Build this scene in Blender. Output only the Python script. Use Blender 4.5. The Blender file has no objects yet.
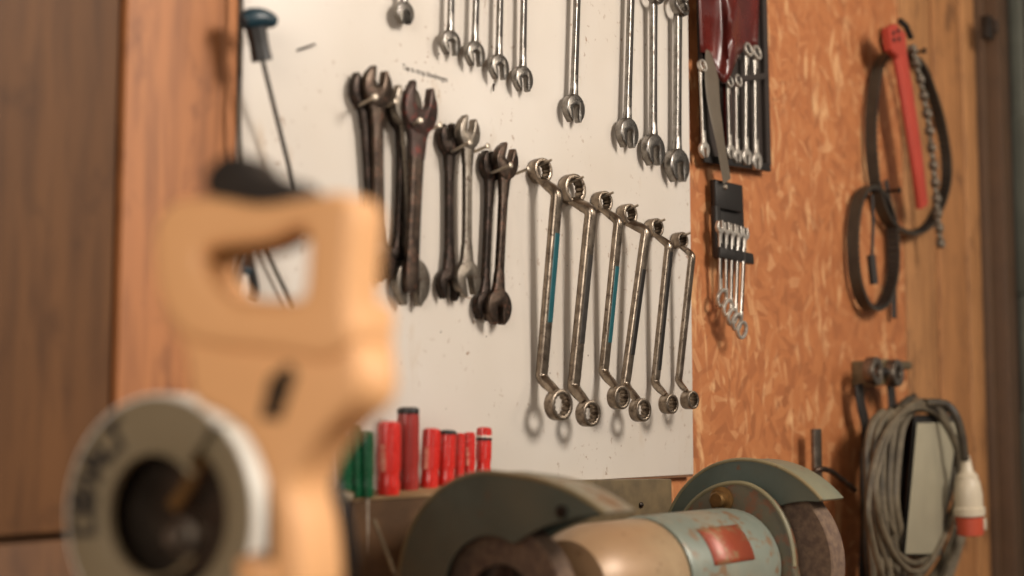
import bpy, bmesh, math, random
from mathutils import Vector, Matrix
PI = math.pi
R_ = math.radians
random.seed(7)
C = bpy.context.scene.collection
sc = bpy.context.scene

# ------------------------------------------------------------------ camera geometry
F = 1422.0
HEAD = R_(38); PITCH = math.atan(134 / F)
CAM = Vector((0, -1.07, 1.24))
FW = Vector((math.cos(HEAD) * math.cos(PITCH), math.sin(HEAD) * math.cos(PITCH), math.sin(PITCH)))
RT = Vector((math.sin(HEAD), -math.cos(HEAD), 0))
UP = RT.cross(FW)

def W(px, py, off=0.0):
    """real-world point on the plane that stands `off` metres in front of the wall"""
    d = FW * F + RT * (px - 512) + UP * (288 - py)
    return CAM + d * ((-off - CAM.y) / d.y)

# ------------------------------------------------------------------ materials
def lin(h):
    h = h.lstrip('#')
    v = [int(h[i:i + 2], 16) / 255 for i in (0, 2, 4)]
    return tuple((c / 12.92 if c <= .04045 else ((c + .055) / 1.055) ** 2.4) for c in v) + (1,)

class NT:
    def __init__(s, name):
        s.m = bpy.data.materials.new(name); s.m.use_nodes = True
        s.t = s.m.node_tree; s.n = s.t.nodes; s.b = s.n['Principled BSDF']
    def add(s, typ, **kw):
        nd = s.n.new(typ)
        for k, v in kw.items():
            if k.startswith('i_'):
                nd.inputs[k[2:].replace('_', ' ')].default_value = v
            else: setattr(nd, k, v)
        return nd
    def l(s, a, b): s.t.links.new(a, b)
    def coord(s, scale=(1, 1, 1), rot=(0, 0, 0), kind='Object'):
        tc = s.add('ShaderNodeTexCoord'); mp = s.add('ShaderNodeMapping')
        mp.inputs['Scale'].default_value = scale; mp.inputs['Rotation'].default_value = rot
        s.l(tc.outputs[kind], mp.inputs['Vector']); return mp.outputs['Vector']
    def noise(s, vec, scale, detail=3, rough=.5, dist=0):
        nd = s.add('ShaderNodeTexNoise'); nd.inputs['Scale'].default_value = scale
        nd.inputs['Detail'].default_value = detail; nd.inputs['Roughness'].default_value = rough
        nd.inputs['Distortion'].default_value = dist
        s.l(vec, nd.inputs['Vector']); return nd
    def ramp(s, fac, stops):
        r = s.add('ShaderNodeValToRGB'); el = r.color_ramp.elements
        while len(el) < len(stops): el.new(.5)
        for e, (p, c) in zip(el, stops): e.position = p; e.color = lin(c) if isinstance(c, str) else (c, c, c, 1)
        s.l(fac, r.inputs['Fac']); return r.outputs['Color']
    def mix(s, fac, a, b, mode='MIX'):
        m = s.add('ShaderNodeMix', data_type='RGBA', blend_type=mode)
        for sock, v in ((m.inputs[0], fac), (m.inputs[6], a), (m.inputs[7], b)):
            if isinstance(v, (int, float)): sock.default_value = v
            elif isinstance(v, str): sock.default_value = lin(v)
            else: s.l(v, sock)
        return m.outputs[2]
    def bump(s, h, st=.3, dist=.001):
        b = s.add('ShaderNodeBump'); b.inputs['Strength'].default_value = st; b.inputs['Distance'].default_value = dist
        s.l(h, b.inputs['Height']); s.l(b.outputs['Normal'], s.b.inputs['Normal'])
    def base(s, c):
        if isinstance(c, str): s.b.inputs['Base Color'].default_value = lin(c)
        else: s.l(c, s.b.inputs['Base Color'])
    def pr(s, **kw):
        for k, v in kw.items(): s.b.inputs[k.replace('_', ' ')].default_value = v

def simple(name, col, rough=.5, metal=0, var=.25, scale=40, col2=None, coat=0):
    t = NT(name); v = t.coord()
    n = t.noise(v, scale, 4, .6)
    c2 = col2 or col
    if col2: c = t.mix(t.ramp(n.outputs['Fac'], [(.5 - var / 2, 0.0), (.5 + var / 2, 1.0)]), col, c2)
    else:
        h = t.add('ShaderNodeHueSaturation'); h.inputs['Color'].default_value = lin(col)
        mr = t.add('ShaderNodeMapRange'); mr.inputs['To Min'].default_value = 1 - var; mr.inputs['To Max'].default_value = 1 + var
        t.l(n.outputs['Fac'], mr.inputs['Value']); t.l(mr.outputs[0], h.inputs['Value']); c = h.outputs['Color']
    t.base(c); t.pr(Roughness=rough, Metallic=metal)
    if coat: t.b.inputs['Coat Weight'].default_value = coat
    mr = t.add('ShaderNodeMapRange'); mr.inputs['To Min'].default_value = max(.05, rough - .12); mr.inputs['To Max'].default_value = min(1, rough + .12)
    t.l(n.outputs['Fac'], mr.inputs['Value']); t.l(mr.outputs[0], t.b.inputs['Roughness'])
    return t.m

def osb(name, tones):
    t = NT(name); v = t.coord((1, .02, 1))
    vb = t.add('ShaderNodeTexVoronoi'); vb.inputs['Scale'].default_value = 26; t.l(v, vb.inputs['Vector'])
    sep = t.add('ShaderNodeSeparateColor'); t.l(vb.outputs['Color'], sep.inputs[0])
    mul = t.add('ShaderNodeMath', operation='MULTIPLY'); mul.inputs[1].default_value = 3.1; t.l(sep.outputs[0], mul.inputs[0])
    rot = t.add('ShaderNodeVectorRotate', rotation_type='Y_AXIS'); t.l(v, rot.inputs['Vector']); t.l(mul.outputs[0], rot.inputs['Angle'])
    mp = t.add('ShaderNodeMapping'); mp.inputs['Scale'].default_value = (1.0, 1, .28); t.l(rot.outputs[0], mp.inputs['Vector'])
    v2 = t.add('ShaderNodeTexVoronoi'); v2.inputs['Scale'].default_value = 74; t.l(mp.outputs[0], v2.inputs['Vector'])
    s2 = t.add('ShaderNodeSeparateColor'); t.l(v2.outputs['Color'], s2.inputs[0])
    big = t.noise(v, 5, 3, .6); fib = t.noise(mp.outputs[0], 160, 3, .6)
    c = t.ramp(s2.outputs[0], [(0, tones[0]), (.16, tones[1]), (.5, tones[2]), (.85, tones[3]), (1, tones[4])])
    c = t.mix(t.ramp(big.outputs['Fac'], [(.35, 0.0), (.7, .55)]), c, tones[1])
    c = t.mix(t.ramp(fib.outputs['Fac'], [(.45, 0.0), (.75, .35)]), c, tones[0])
    sm = t.noise(v, 14, 4, .65)
    c = t.mix(.50, tones[2], c)
    st = t.noise(t.coord((1, .02, .35)), 34, 3, .6, .8)
    c = t.mix(t.ramp(st.outputs['Fac'], [(.56, 0.0), (.72, .8)]), c, tones[4])
    t.base(c); t.pr(Roughness=.62)
    t.bump(s2.outputs[0], .35, .0015)
    return t.m

def wood(name, a, b, dark, sx=14, knots=True):
    t = NT(name); v = t.coord((1, 1, .09))
    n = t.noise(v, sx, 5, .6, 1.2); g = t.noise(v, sx * 9, 3, .6, .3)
    v0 = t.coord((1, 1, .55)); sp = t.noise(v0, 17, 4, .7); bl = t.noise(v0, 3.3, 2)
    c = t.mix(t.ramp(n.outputs['Fac'], [(.3, 0.0), (.7, 1.0)]), a, b)
    c = t.mix(t.ramp(g.outputs['Fac'], [(.45, 0.0), (.72, .6)]), c, dark)
    c = t.mix(t.ramp(sp.outputs['Fac'], [(.56, 0.0), (.70, .75)]), c, dark)
    c = t.mix(t.ramp(bl.outputs['Fac'], [(.4, 0.0), (.7, .35)]), c, b)
    t.base(c); t.pr(Roughness=.6); t.bump(g.outputs['Fac'], .2, .001)
    return t.m

def board_paint(name):
    t = NT(name); v = t.coord((1, .01, 1)); vs = t.coord((1, .01, .35))
    a = t.noise(v, 3.2, 3, .55); fine = t.noise(v, 95, 3, .6); run = t.noise(vs, 30, 3, .6); patch = t.noise(v, 9, 2)
    c = t.mix(t.ramp(a.outputs['Fac'], [(.3, 0.0), (.7, 1.0)]), '#d3ccc3', '#c6bcaf')
    f1 = t.ramp(fine.outputs['Fac'], [(.61, 0.0), (.69, .8)])
    pm = t.ramp(patch.outputs['Fac'], [(.47, 0.0), (.6, 1.0)])
    mm = t.mix(1.0, f1, pm, 'MULTIPLY')
    c = t.mix(mm, c, '#8a6a50')
    r1 = t.ramp(run.outputs['Fac'], [(.6, 0.0), (.74, .5)])
    c = t.mix(t.mix(1.0, r1, pm, 'MULTIPLY'), c, '#b39a7c')
    # scattered pin holes
    vo = t.add('ShaderNodeTexVoronoi'); vo.inputs['Scale'].default_value = 30; t.l(v, vo.inputs['Vector'])
    hole = t.ramp(vo.outputs['Distance'], [(.03, 1.0), (.05, 0.0)])
    sp = t.add('ShaderNodeSeparateColor'); t.l(vo.outputs['Color'], sp.inputs[0])
    sel = t.ramp(sp.outputs[1], [(.72, 0.0), (.74, .8)])
    c = t.mix(t.mix(1.0, hole, sel, 'MULTIPLY'), c, '#3a2c22')
    t.base(c); t.pr(Roughness=.42)
    return t.m

def steel(name, a, b, rough=.3, metal=1.0, scale=60, rust=None, amt=.62, spots=None):
    t = NT(name); v = t.coord(); n = t.noise(v, scale, 4, .6); n2 = t.noise(v, scale * 2.3, 4, .7)
    c = t.mix(t.ramp(n.outputs['Fac'], [(.35, 0.0), (.65, 1.0)]), a, b)
    if rust:
        f = t.ramp(n2.outputs['Fac'], [(amt - .06, 0.0), (amt + .04, 1.0)]); c = t.mix(f, c, rust)
        inv = t.add('ShaderNodeMath', operation='MULTIPLY_ADD'); inv.inputs[1].default_value = -.6 * metal; inv.inputs[2].default_value = metal
        t.l(f, inv.inputs[0]); t.l(inv.outputs[0], t.b.inputs['Metallic'])
    else: t.pr(Metallic=metal)
    mr = t.add('ShaderNodeMapRange'); mr.inputs['To Min'].default_value = max(.08, rough - .12); mr.inputs['To Max'].default_value = rough + .2
    t.l(n2.outputs['Fac'], mr.inputs['Value']); t.l(mr.outputs[0], t.b.inputs['Roughness'])
    t.base(c); t.bump(n2.outputs['Fac'], .12, .0006)
    return t.m

M = dict(
    osb=osb('osb_board', ['#6b3b1f', '#8f5430', '#a9693c', '#b67a4b', '#d4a878']),
    ply=wood('plywood_brown', '#6e4a2b', '#563921', '#382214', 8),
    plank=wood('plank_orange', '#b07344', '#96603a', '#5c351d', 7),
    lumber=wood('lumber_pale', '#b27f50', '#95673d', '#55361f', 16),
    lumber2=wood('lumber_tan', '#b07a4a', '#94643a', '#583820', 16),
    post=simple('dark_post', '#4d3622', .6, 0, .4, 20),
    blacksteel=simple('black_steel', '#241c15', .5, .3, .4, 30),
    greysteel=simple('grey_steel_column', '#5e5f55', .5, .2, .3, 15),
    bright=steel('bright_small_steel', '#d8d2c8', '#aaa298', .35, .8, 60),
    board=board_paint('white_hardboard'),
    edge=simple('hardboard_edge', '#6b4a32', .8),
    chrome=steel('satin_chrome', '#9d9994', '#6d6862', .26, 1, 50, '#5d4b3d', .66),
    nickel=steel('worn_nickel', '#a09384', '#72665a', .28, 1, 60, '#453426', .63),
    panel=steel('dark_stamped_panel', '#45413d', '#37332f', .4, .5, 80),
    steelgrey=steel('worn_grey_steel', '#938b80', '#6f665c', .36, .95, 60, '#4a382c', .62),
    darksteel=steel('dark_rusty_steel', '#3d3530', '#231e1b', .34, .9, 70, '#41291d', .6),
    browntool=steel('rusty_brown_steel', '#5b4e44', '#352d28', .34, .9, 70, '#5e4030', .6),
    redtool=steel('red_brown_steel', '#493a34', '#352823', .38, .6, 45, '#6b2a20', .61),
    teal=simple('teal_inlay', '#1a535a', .35, .2, .3, 60),
    blackinlay=simple('dark_inlay', '#231f1c', .4, .3, .3, 60),
    nail=steel('nail_steel', '#c0b5a5', '#988b7b', .4, .8, 90),
    black=simple('black_plastic', '#191614', .45, 0, .3, 40),
    rubber=simple('black_rubber', '#1a1613', .6, 0, .35, 60, '#2b241e'),
    rubbergrey=simple('dusty_rubber_belt', '#241f19', .5, 0, .5, 25, '#3d362b'),
    blueblack=simple('blue_black_plastic', '#17323d', .4, 0, .3, 40),
    red=simple('red_plastic', '#c1241c', .28, 0, .15, 30, coat=.3),
    darkred=simple('dark_red_plastic', '#8f2a24', .32, 0, .2, 30, coat=.2),
    green=simple('green_plastic', '#0a4a2c', .28, 0, .2, 30, coat=.3),
    pale=simple('pale_print', '#e3a58e', .5, 0, .3, 300, '#c8463a'),
    white=simple('white_plastic', '#d8d2c4', .4, 0, .1, 20),
    leather=simple('dark_red_vinyl', '#5d1d17', .27, 0, .35, 14, '#431411'),
    canvas=simple('dark_canvas', '#2a211c', .8, 0, .4, 50),
    webbing=simple('grey_webbing', '#574d40', .6, 0, .2, 70),
    redpaint=simple('red_painted_steel', '#a33b2c', .45, 0, .15, 20),
    chain=steel('chain_steel', '#8d8578', '#6a6052', .4, .7, 90),
    cable=simple('grey_cable', '#4b4336', .5, 0, .3, 30, '#6b604d'),
    cabledark=simple('dark_cable', '#2a241d', .55, 0, .3, 30, '#4a4132'),
    greypanel=simple('grey_panel', '#918a75', .6, 0, .12, 25),
    plugwhite=simple('cream_plastic', '#bdb19b', .4, 0, .08, 20),
    plugred=simple('plug_red', '#a8442c', .45, 0, .1, 20),
    yellow=simple('yellow_plastic', '#e8b07a', .5, 0, .05, 12),
    guardface=simple('grey_guard_face', '#7d7058', .5, 0, .12, 15),
    guardrim=simple('bright_guard_rim', '#dcd8ce', .4, 0, .08, 30),
    blade=steel('blade_steel', '#5d5248', '#453b32', .35, .9, 30),
    traywood=simple('brown_tray', '#5e4124', .8, 0, .3, 18, '#46301a'),
    traytop=simple('tray_pale_top', '#8f7350', .7, 0, .2, 18, '#7a603f'),
    rail=simple('dull_steel_rail', '#756448', .5, .2, .3, 25, '#5c4f3a'),
    stone=simple('brown_abrasive_wheel', '#6f5a48', .9, 0, .25, 120, '#57453a'),
    benchtop=wood('bench_top', '#7d5c3c', '#6a4c30', '#4a3320', 10),
    concrete=simple('concrete_floor', '#6a6158', .8, 0, .2, 6),
    ceilpaint=simple('ceiling_boards', '#8a765e', .8, 0, .1, 4),
    ink=simple('black_ink', '#2a2521', .6),
    brass=steel('dull_brass', '#8a6a40', '#6a5030', .4, .8, 60),
)
def grinder_paint(name, a, b, dust, rust, amt=.56):
    t = NT(name); v = t.coord(); n = t.noise(v, 16, 5, .65); n2 = t.noise(v, 38, 5, .7); n3 = t.noise(v, 7, 3)
    c = t.mix(t.ramp(n.outputs['Fac'], [(.35, 0.0), (.65, 1.0)]), a, b)
    c = t.mix(t.ramp(n3.outputs['Fac'], [(.42, 0.0), (.62, .85)]), c, dust)
    c = t.mix(t.ramp(n2.outputs['Fac'], [(amt, 0.0), (amt + .08, .9)]), c, rust)
    t.base(c); t.pr(Roughness=.4, Metallic=.1)
    return t.m
M['grindpaint'] = grinder_paint('worn_blue_grey_paint', '#6b7468', '#5a655c', '#7f7c66', '#7a4f35', .60)
M['motorpaint'] = grinder_paint('dusty_motor_paint', '#7f8478', '#727a70', '#94826a', '#7a5e44', .53)
M['bellpaint'] = grinder_paint('tan_bell_paint', '#a89070', '#967c5e', '#a08060', '#6f5238', .60)
M['guardgreen'] = grinder_paint('green_grey_guard_paint', '#525e58', '#465049', '#5e5f52', '#6b4a34', .66)
M['coverbrown'] = grinder_paint('rusty_cover', '#5d5644', '#4d4a3c', '#5a4a38', '#6b4630', .5)
M['motorlabel'] = grinder_paint('worn_red_label', '#94452c', '#8a3c28', '#946044', '#8a6a4c', .52)
M['guardlip'] = grinder_paint('worn_guard_edge', '#8b8163', '#6f6a52', '#857352', '#6b4a34', .62)

# ------------------------------------------------------------------ mesh helpers
def merge(bm, src, mat=None):
    me = bpy.data.meshes.new('tmp'); src.to_mesh(me); src.free()
    if mat is not None: me.transform(mat)
    bm.from_mesh(me); bpy.data.meshes.remove(me)

def prism(bm, pts, y0, y1, bev=0, seg=2, mat=None):
    """pts are (x, z); extruded along y"""
    t = bmesh.new()
    a = [t.verts.new((x, y0, z)) for x, z in pts]; b = [t.verts.new((x, y1, z)) for x, z in pts]
    n = len(pts); t.faces.new(a); t.faces.new(b[::-1])
    for i in range(n): t.faces.new((a[i], b[i], b[(i + 1) % n], a[(i + 1) % n]))
    bmesh.ops.recalc_face_normals(t, faces=t.faces)
    if bev:
        es = [e for e in t.edges if abs(e.verts[0].co.y - e.verts[1].co.y) < 1e-9]
        bmesh.ops.bevel(t, geom=es, offset=bev, segments=seg, affect='EDGES', profile=.5, clamp_overlap=True)
    merge(bm, t, mat)

def ringprism(bm, outer, inner, y0, y1, bev=0, seg=2, mat=None, closed=True):
    t = bmesh.new(); n = len(outer)
    V = [[t.verts.new((x, y, z)) for x, z in L] for L, y in ((outer, y0), (outer, y1), (inner, y0), (inner, y1))]
    rng = range(n if closed else n - 1)
    for i in rng:
        j = (i + 1) % n
        t.faces.new((V[0][i], V[0][j], V[2][j], V[2][i])); t.faces.new((V[1][i], V[3][i], V[3][j], V[1][j]))
        t.faces.new((V[0][i], V[1][i], V[1][j], V[0][j])); t.faces.new((V[2][i], V[2][j], V[3][j], V[3][i]))
    if not closed:
        for i in (0, n - 1): t.faces.new((V[0][i], V[1][i], V[3][i], V[2][i]))
    bmesh.ops.recalc_face_normals(t, faces=t.faces)
    if bev:
        es = [e for e in t.edges if abs(e.verts[0].co.y - e.verts[1].co.y) < 1e-9 and len(e.link_faces) == 2 and e.calc_face_angle(0) > .5]
        bmesh.ops.bevel(t, geom=es, offset=bev, segments=seg, affect='EDGES', profile=.5, clamp_overlap=True)
    merge(bm, t, mat)

def circ(r, n=32, c=(0, 0), ph=0, sx=1, sz=1):
    return [(c[0] + sx * r * math.cos(ph + 2 * PI * i / n), c[1] + sz * r * math.sin(ph + 2 * PI * i / n)) for i in range(n)]

def sect_round(w, t, n=12, p=2.6):
    out = []
    for i in range(n):
        a = 2 * PI * i / n; c, s = math.cos(a), math.sin(a)
        out.append((w / 2 * math.copysign(abs(c) ** (2 / p), c), t / 2 * math.copysign(abs(s) ** (2 / p), s)))
    return out

def smooth_path(pts, k=6, closed=False):
    P = [Vector(p) for p in pts]; n = len(P); out = []
    for i in range(n if closed else n - 1):
        g = (lambda j: P[j % n]) if closed else (lambda j: P[max(0, min(n - 1, j))])
        a, b, c, d = g(i - 1), g(i), g(i + 1), g(i + 2)
        for s in range(k):
            u = s / k
            out.append(.5 * ((2 * b) + (c - a) * u + (2 * a - 5 * b + 4 * c - d) * u * u + (3 * b - a - 3 * c + d) * u ** 3))
    if not closed: out.append(P[-1])
    return out

def sweep(bm, pts, sec, ref=(0, 1, 0), closed=False, cap=True):
    """sweep section sec (list, or function of 0..1) along pts; section x runs along ref-perpendicular, y runs along ref"""
    P = [Vector(p) for p in pts]; n = len(P); rings = []; ref = Vector(ref)
    for i, p in enumerate(P):
        if closed: t = P[(i + 1) % n] - P[i - 1]
        else: t = P[min(n - 1, i + 1)] - P[max(0, i - 1)]
        t.normalize()
        r = ref - t * ref.dot(t)
        if r.length < .05: r = Vector((.3, .1, 1)) - t * t.dot(Vector((.3, .1, 1)))
        r.normalize(); s = t.cross(r)
        S = sec(i / max(1, n - 1)) if callable(sec) else sec
        rings.append([bm.verts.new(p + s * a + r * b) for a, b in S])
    m = len(rings[0]); fs = []
    for i in range(n if closed else n - 1):
        A, B = rings[i], rings[(i + 1) % n]
        for k in range(m): fs.append(bm.faces.new((A[k], B[k], B[(k + 1) % m], A[(k + 1) % m])))
    if not closed and cap: fs += [bm.faces.new(rings[0]), bm.faces.new(rings[-1][::-1])]
    bmesh.ops.recalc_face_normals(bm, faces=fs)

def tube(bm, pts, r, seg=10, closed=False, ref=(0, 1, 0)):
    if callable(r): sweep(bm, pts, lambda u: circ(r(u), seg), ref, closed=closed)
    else: sweep(bm, pts, circ(r, seg), ref, closed=closed)

def lathe(bm, prof, mat=None, seg=28, fl=None):
    """prof (r, h) revolved about local z"""
    t = bmesh.new(); rings = []
    for r, h in prof:
        r = max(r, 1e-5)
        rings.append([t.verts.new(((r * (fl(2 * PI * i / seg, h) if fl else 1)) * math.cos(2 * PI * i / seg),
                                   (r * (fl(2 * PI * i / seg, h) if fl else 1)) * math.sin(2 * PI * i / seg), h)) for i in range(seg)])
    for A, B in zip(rings, rings[1:]):
        for k in range(seg): t.faces.new((A[k], A[(k + 1) % seg], B[(k + 1) % seg], B[k]))
    t.faces.new(rings[0][::-1]); t.faces.new(rings[-1])
    bmesh.ops.recalc_face_normals(t, faces=t.faces)
    merge(bm, t, mat)

def box(bm, c, s, bev=0, mat=None):
    t = bmesh.new(); bmesh.ops.create_cube(t, size=1)
    for v in t.verts: v.co = Vector((v.co.x * s[0] + c[0], v.co.y * s[1] + c[1], v.co.z * s[2] + c[2]))
    if bev: bmesh.ops.bevel(t, geom=t.edges[:], offset=bev, segments=2, affect='EDGES', profile=.5, clamp_overlap=True)
    merge(bm, t, mat)

def hexa(bm, corners, bev=0):
    """8 corners: bottom 4 then top 4"""
    t = bmesh.new(); v = [t.verts.new(c) for c in corners]
    for f in ((0, 1, 2, 3), (7, 6, 5, 4), (0, 4, 5, 1), (1, 5, 6, 2), (2, 6, 7, 3), (3, 7, 4, 0)): t.faces.new([v[i] for i in f])
    bmesh.ops.recalc_face_normals(t, faces=t.faces)
    if bev: bmesh.ops.bevel(t, geom=t.edges[:], offset=bev, segments=2, affect='EDGES', profile=.5)
    merge(bm, t)

def obj(name, bm, mat, parent=None, smooth=40, sub=0):
    me = bpy.data.meshes.new(name); bm.to_mesh(me); bm.free()
    me.materials.append(mat); me.shade_smooth(); me.set_sharp_from_angle(angle=R_(smooth))
    o = bpy.data.objects.new(name, me); C.objects.link(o)
    if parent: o.parent = parent
    if sub:
        s = o.modifiers.new('sub', 'SUBSURF'); s.levels = sub; s.render_levels = sub
    return o

def tag(o, label=None, cat=None, group=None, kind=None):
    for k, v in (('label', label), ('category', cat), ('group', group), ('kind', kind)):
        if v: o[k] = v
    return o

def empty(name, loc, mat3=None, **kw):
    o = bpy.data.objects.new(name, None); C.objects.link(o); o.empty_display_size = .02
    o.location = loc
    if mat3 is not None: o.rotation_euler = mat3.to_euler()
    return tag(o, **kw)

def frame(p0, p1):
    """local z from p0 to p1, local y as near to +Y (into the wall) as possible"""
    z = (p1 - p0).normalized(); y = Vector((0, 1, 0)); y = (y - z * y.dot(z)).normalized(); x = y.cross(z)
    return Matrix((x, y, z)).transposed()

def struct(name, bm, mat, **kw):
    o = obj(name, bm, mat, **kw); o['kind'] = 'structure'; return o

def text_mesh(s, size, extr=.0004, align='CENTER', bold=0):
    cu = bpy.data.curves.new('t', 'FONT'); cu.body = s; cu.size = size; cu.extrude = extr; cu.offset = bold
    cu.align_x = align; cu.align_y = 'CENTER'
    o = bpy.data.objects.new('t', cu); C.objects.link(o)
    bpy.context.view_layer.update()
    me = bpy.data.meshes.new_from_object(o.evaluated_get(bpy.context.evaluated_depsgraph_get()))
    bpy.data.objects.remove(o); bpy.data.curves.remove(cu)
    return me

# ------------------------------------------------------------------ the room
b = bmesh.new(); box(b, (1.0, -1.5, -.05), (7, 6, .1)); struct('floor', b, M['concrete'])
b = bmesh.new(); box(b, (1.0, -1.5, 2.95), (7, 6, .1)); struct('ceiling', b, M['ceilpaint'])
b = bmesh.new(); box(b, (1.757, .011, 1.45), (1.654, .022, 2.9)); struct('wall_back', b, M['osb'])
def plank(name, x0, x1, z0, z1, y0, y1, m, bev=.003):
    b = bmesh.new(); box(b, (x0 + (x1 - x0) / 2, (y0 + y1) / 2, (z0 + z1) / 2), (x1 - x0, abs(y1 - y0), z1 - z0), bev)
    return struct(name, b, m)
plank('wall_left_panel', -1.5, .785, 1.145, 2.9, .0, .03, M['ply'])
plank('trim_1', -1.5, .785, 0, 1.139, -.002, .03, M['ply'])
plank('trim_2', .790, .927, 0, 2.9, -.004, .03, M['plank'])
plank('trim_3', 2.588, 2.735, 0, 2.9, -.004, .03, M['lumber'])
plank('trim_4', 2.739, 2.885, 0, 2.9, -.010, .03, M['lumber2'])
plank('trim_5', 2.888, 2.962, 0, 2.9, -.014, .03, M['lumber'])
b = bmesh.new(); box(b, (1, .06, 1.45), (7, .05, 2.9)); struct('wall_back_sheathing', b, M['post'])
b = bmesh.new()
box(b, (3.045, -.005, 1.45), (.16, .05, 2.9), .004); box(b, (2.985, -.02, 1.45), (.012, .08, 2.9), .002)
struct('trim_6', b, M['post'])
b = bmesh.new(); box(b, (3.22, .0, 1.45), (.16, .05, 2.9), .004); struct('trim_7', b, M['blacksteel'])
# steel door post: upper and lower sections with bolts
b = bmesh.new(); box(b, (3.17, -.045, 1.72), (.035, .05, .40), .006); box(b, (3.17, -.035, 1.30), (.02, .03, 2.58), .004)
box(b, (3.17, -.045, .70), (.05, .05, 1.12), .006)
struct('trim_8', b, M['greysteel'])

# small latch on the dark post
p = W(987, 28, .055)
lt = empty('door_latch', p, label='small dark metal latch on the dark post at the upper right', cat='latch')
b = bmesh.new(); box(b, (0, .0, 0), (.026, .02, .05), .003); obj('latch_plate', b, M['blacksteel'], lt)
b = bmesh.new(); tube(b, [(0, -.006, -.012), (0, -.02, -.012), (0, -.02, .012), (0, -.006, .012)], .004, 8); obj('latch_loop', b, M['blacksteel'], lt)

# white tool board, with its printed line of text
BT = .012
bd = empty('tool_board', (1.36, 0, 1.17), label='white painted tool board with wrenches hung in rows', cat='tool board')
BX0, BX1 = W(238.5, 300, BT).x, W(691, 240, BT).x
zb = W(640, 477.5, BT).z
b = bmesh.new(); hexa(b, [(BX0 - 1.36, -BT, zb - 1.17), (BX1 - 1.36, -BT, zb - 1.17), (BX1 - 1.36, -.001, zb - 1.17), (BX0 - 1.36, -.001, zb - 1.17),
                          (BX0 - 1.36, -BT, 2.3 - 1.17), (BX1 - 1.36, -BT, 2.3 - 1.17), (BX1 - 1.36, -.001, 2.3 - 1.17), (BX0 - 1.36, -.001, 2.3 - 1.17)], .0015)
obj('panel', b, M['board'], bd)
b = bmesh.new()
box(b, ((BX0 + BX1) / 2 - 1.36, -.0055, zb - 1.17 - .001), (BX1 - BX0, .010, .004)); obj('panel_edge', b, M['edge'], bd)
me = text_mesh('Tap to strap blandmogen', .0098, .0001)
b = bmesh.new(); b.from_mesh(me); pt = W(425.5, 73.5, BT)
b.transform(Matrix.Translation(pt - Vector((1.36, .0002, 1.17))) @ Matrix.Rotation(PI / 2, 4, 'X'))
s = (W(448, 80, BT).x - W(403, 67, BT).x) / max(1e-6, (max(v.co.x for v in b.verts) - min(v.co.x for v in b.verts)))
for v in b.verts: v.co.x = (v.co.x - (pt.x - 1.36)) * s + (pt.x - 1.36)
obj('printed_text', b, M['ink'], bd)
# short scratch and stub of a nail on the board
b = bmesh.new(); a0, a1 = W(297, 50.5, BT + .001), W(315, 44, BT + .005); tube(b, [a0, (a0 + a1) / 2, a1], .0011, 8)
o = obj('bent_nail', b, M['darksteel']); tag(o, 'small bent nail lying against the upper left of the white board', 'nail')
b = bmesh.new(); a0, a1 = W(494, 84, BT + .001), W(493.5, 91, BT + .004); tube(b, [a0, (a0 + a1) / 2, a1], lambda u: .0013 - .0006 * u, 8)
o = obj('panel_pin', b, M['darksteel']); tag(o, 'tiny dark pin under the third open-jaw wrench of the top row', 'nail')

# ------------------------------------------------------------------ wrenches
def jaw_outline(R, gap=.36, ang=0, depth=.0, tip=.98, k=1.06):
    """open jaw pointing +z, rotated by ang: a broad round head with a parallel throat"""
    g = gap * R; right = []
    ta = math.acos((gap + .30) / k)
    for i in range(17):
        a = -PI / 2 + (ta + PI / 2) * i / 16; right.append((R * k * math.cos(a), R * math.sin(a) * (1.0 if a < 0 else tip + .06)))
    ex, ez = right[-1]
    right += [((gap + .16) * R, R * tip + .0), (g * 1.08, R * (tip - .04))]
    zb_ = depth * R
    right += [(g, R * .45), (g, zb_ + g * .25)]
    for i in range(1, 4):
        a = i / 6 * PI; right.append((g * math.cos(a), zb_ + g * .15 - g * .55 * math.sin(a)))
    left = [(-x, z) for x, z in right[1:-1]][::-1]
    c, s = math.cos(ang), math.sin(ang)
    return [(x * c + z * s, -x * s + z * c) for x, z in right + left]

def star(r, n=24, k=.10):
    return [((r * (1 - (k if i % 2 else 0))) * math.cos(2 * PI * i / n), (r * (1 - (k if i % 2 else 0))) * math.sin(2 * PI * i / n)) for i in range(n)]

def nail(px, py, qx, qy, o1=.040, label='', group=None, r=.0016, head=True, off0=BT - .006):
    a, c = W(px, py, BT), W(qx, qy, o1)
    a = a - (c - a).normalized() * .006
    b = bmesh.new(); m = frame(a, c); L = (c - a).length
    prof = [(.0004, 0), (r, .004), (r, L - .001)] + ([(r * 1.9, L - .0008), (r * 1.9, L + .0004), (r * 1.5, L + .0009)] if head else [(r, L)])
    z = (c - a).normalized(); x = z.orthogonal().normalized(); y = z.cross(x)
    lathe(b, prof, Matrix((x, y, z)).transposed().to_4x4(), 10)
    o = obj('nail', b, M['nail']); o.location = a; return tag(o, label, 'nail', group)

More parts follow.
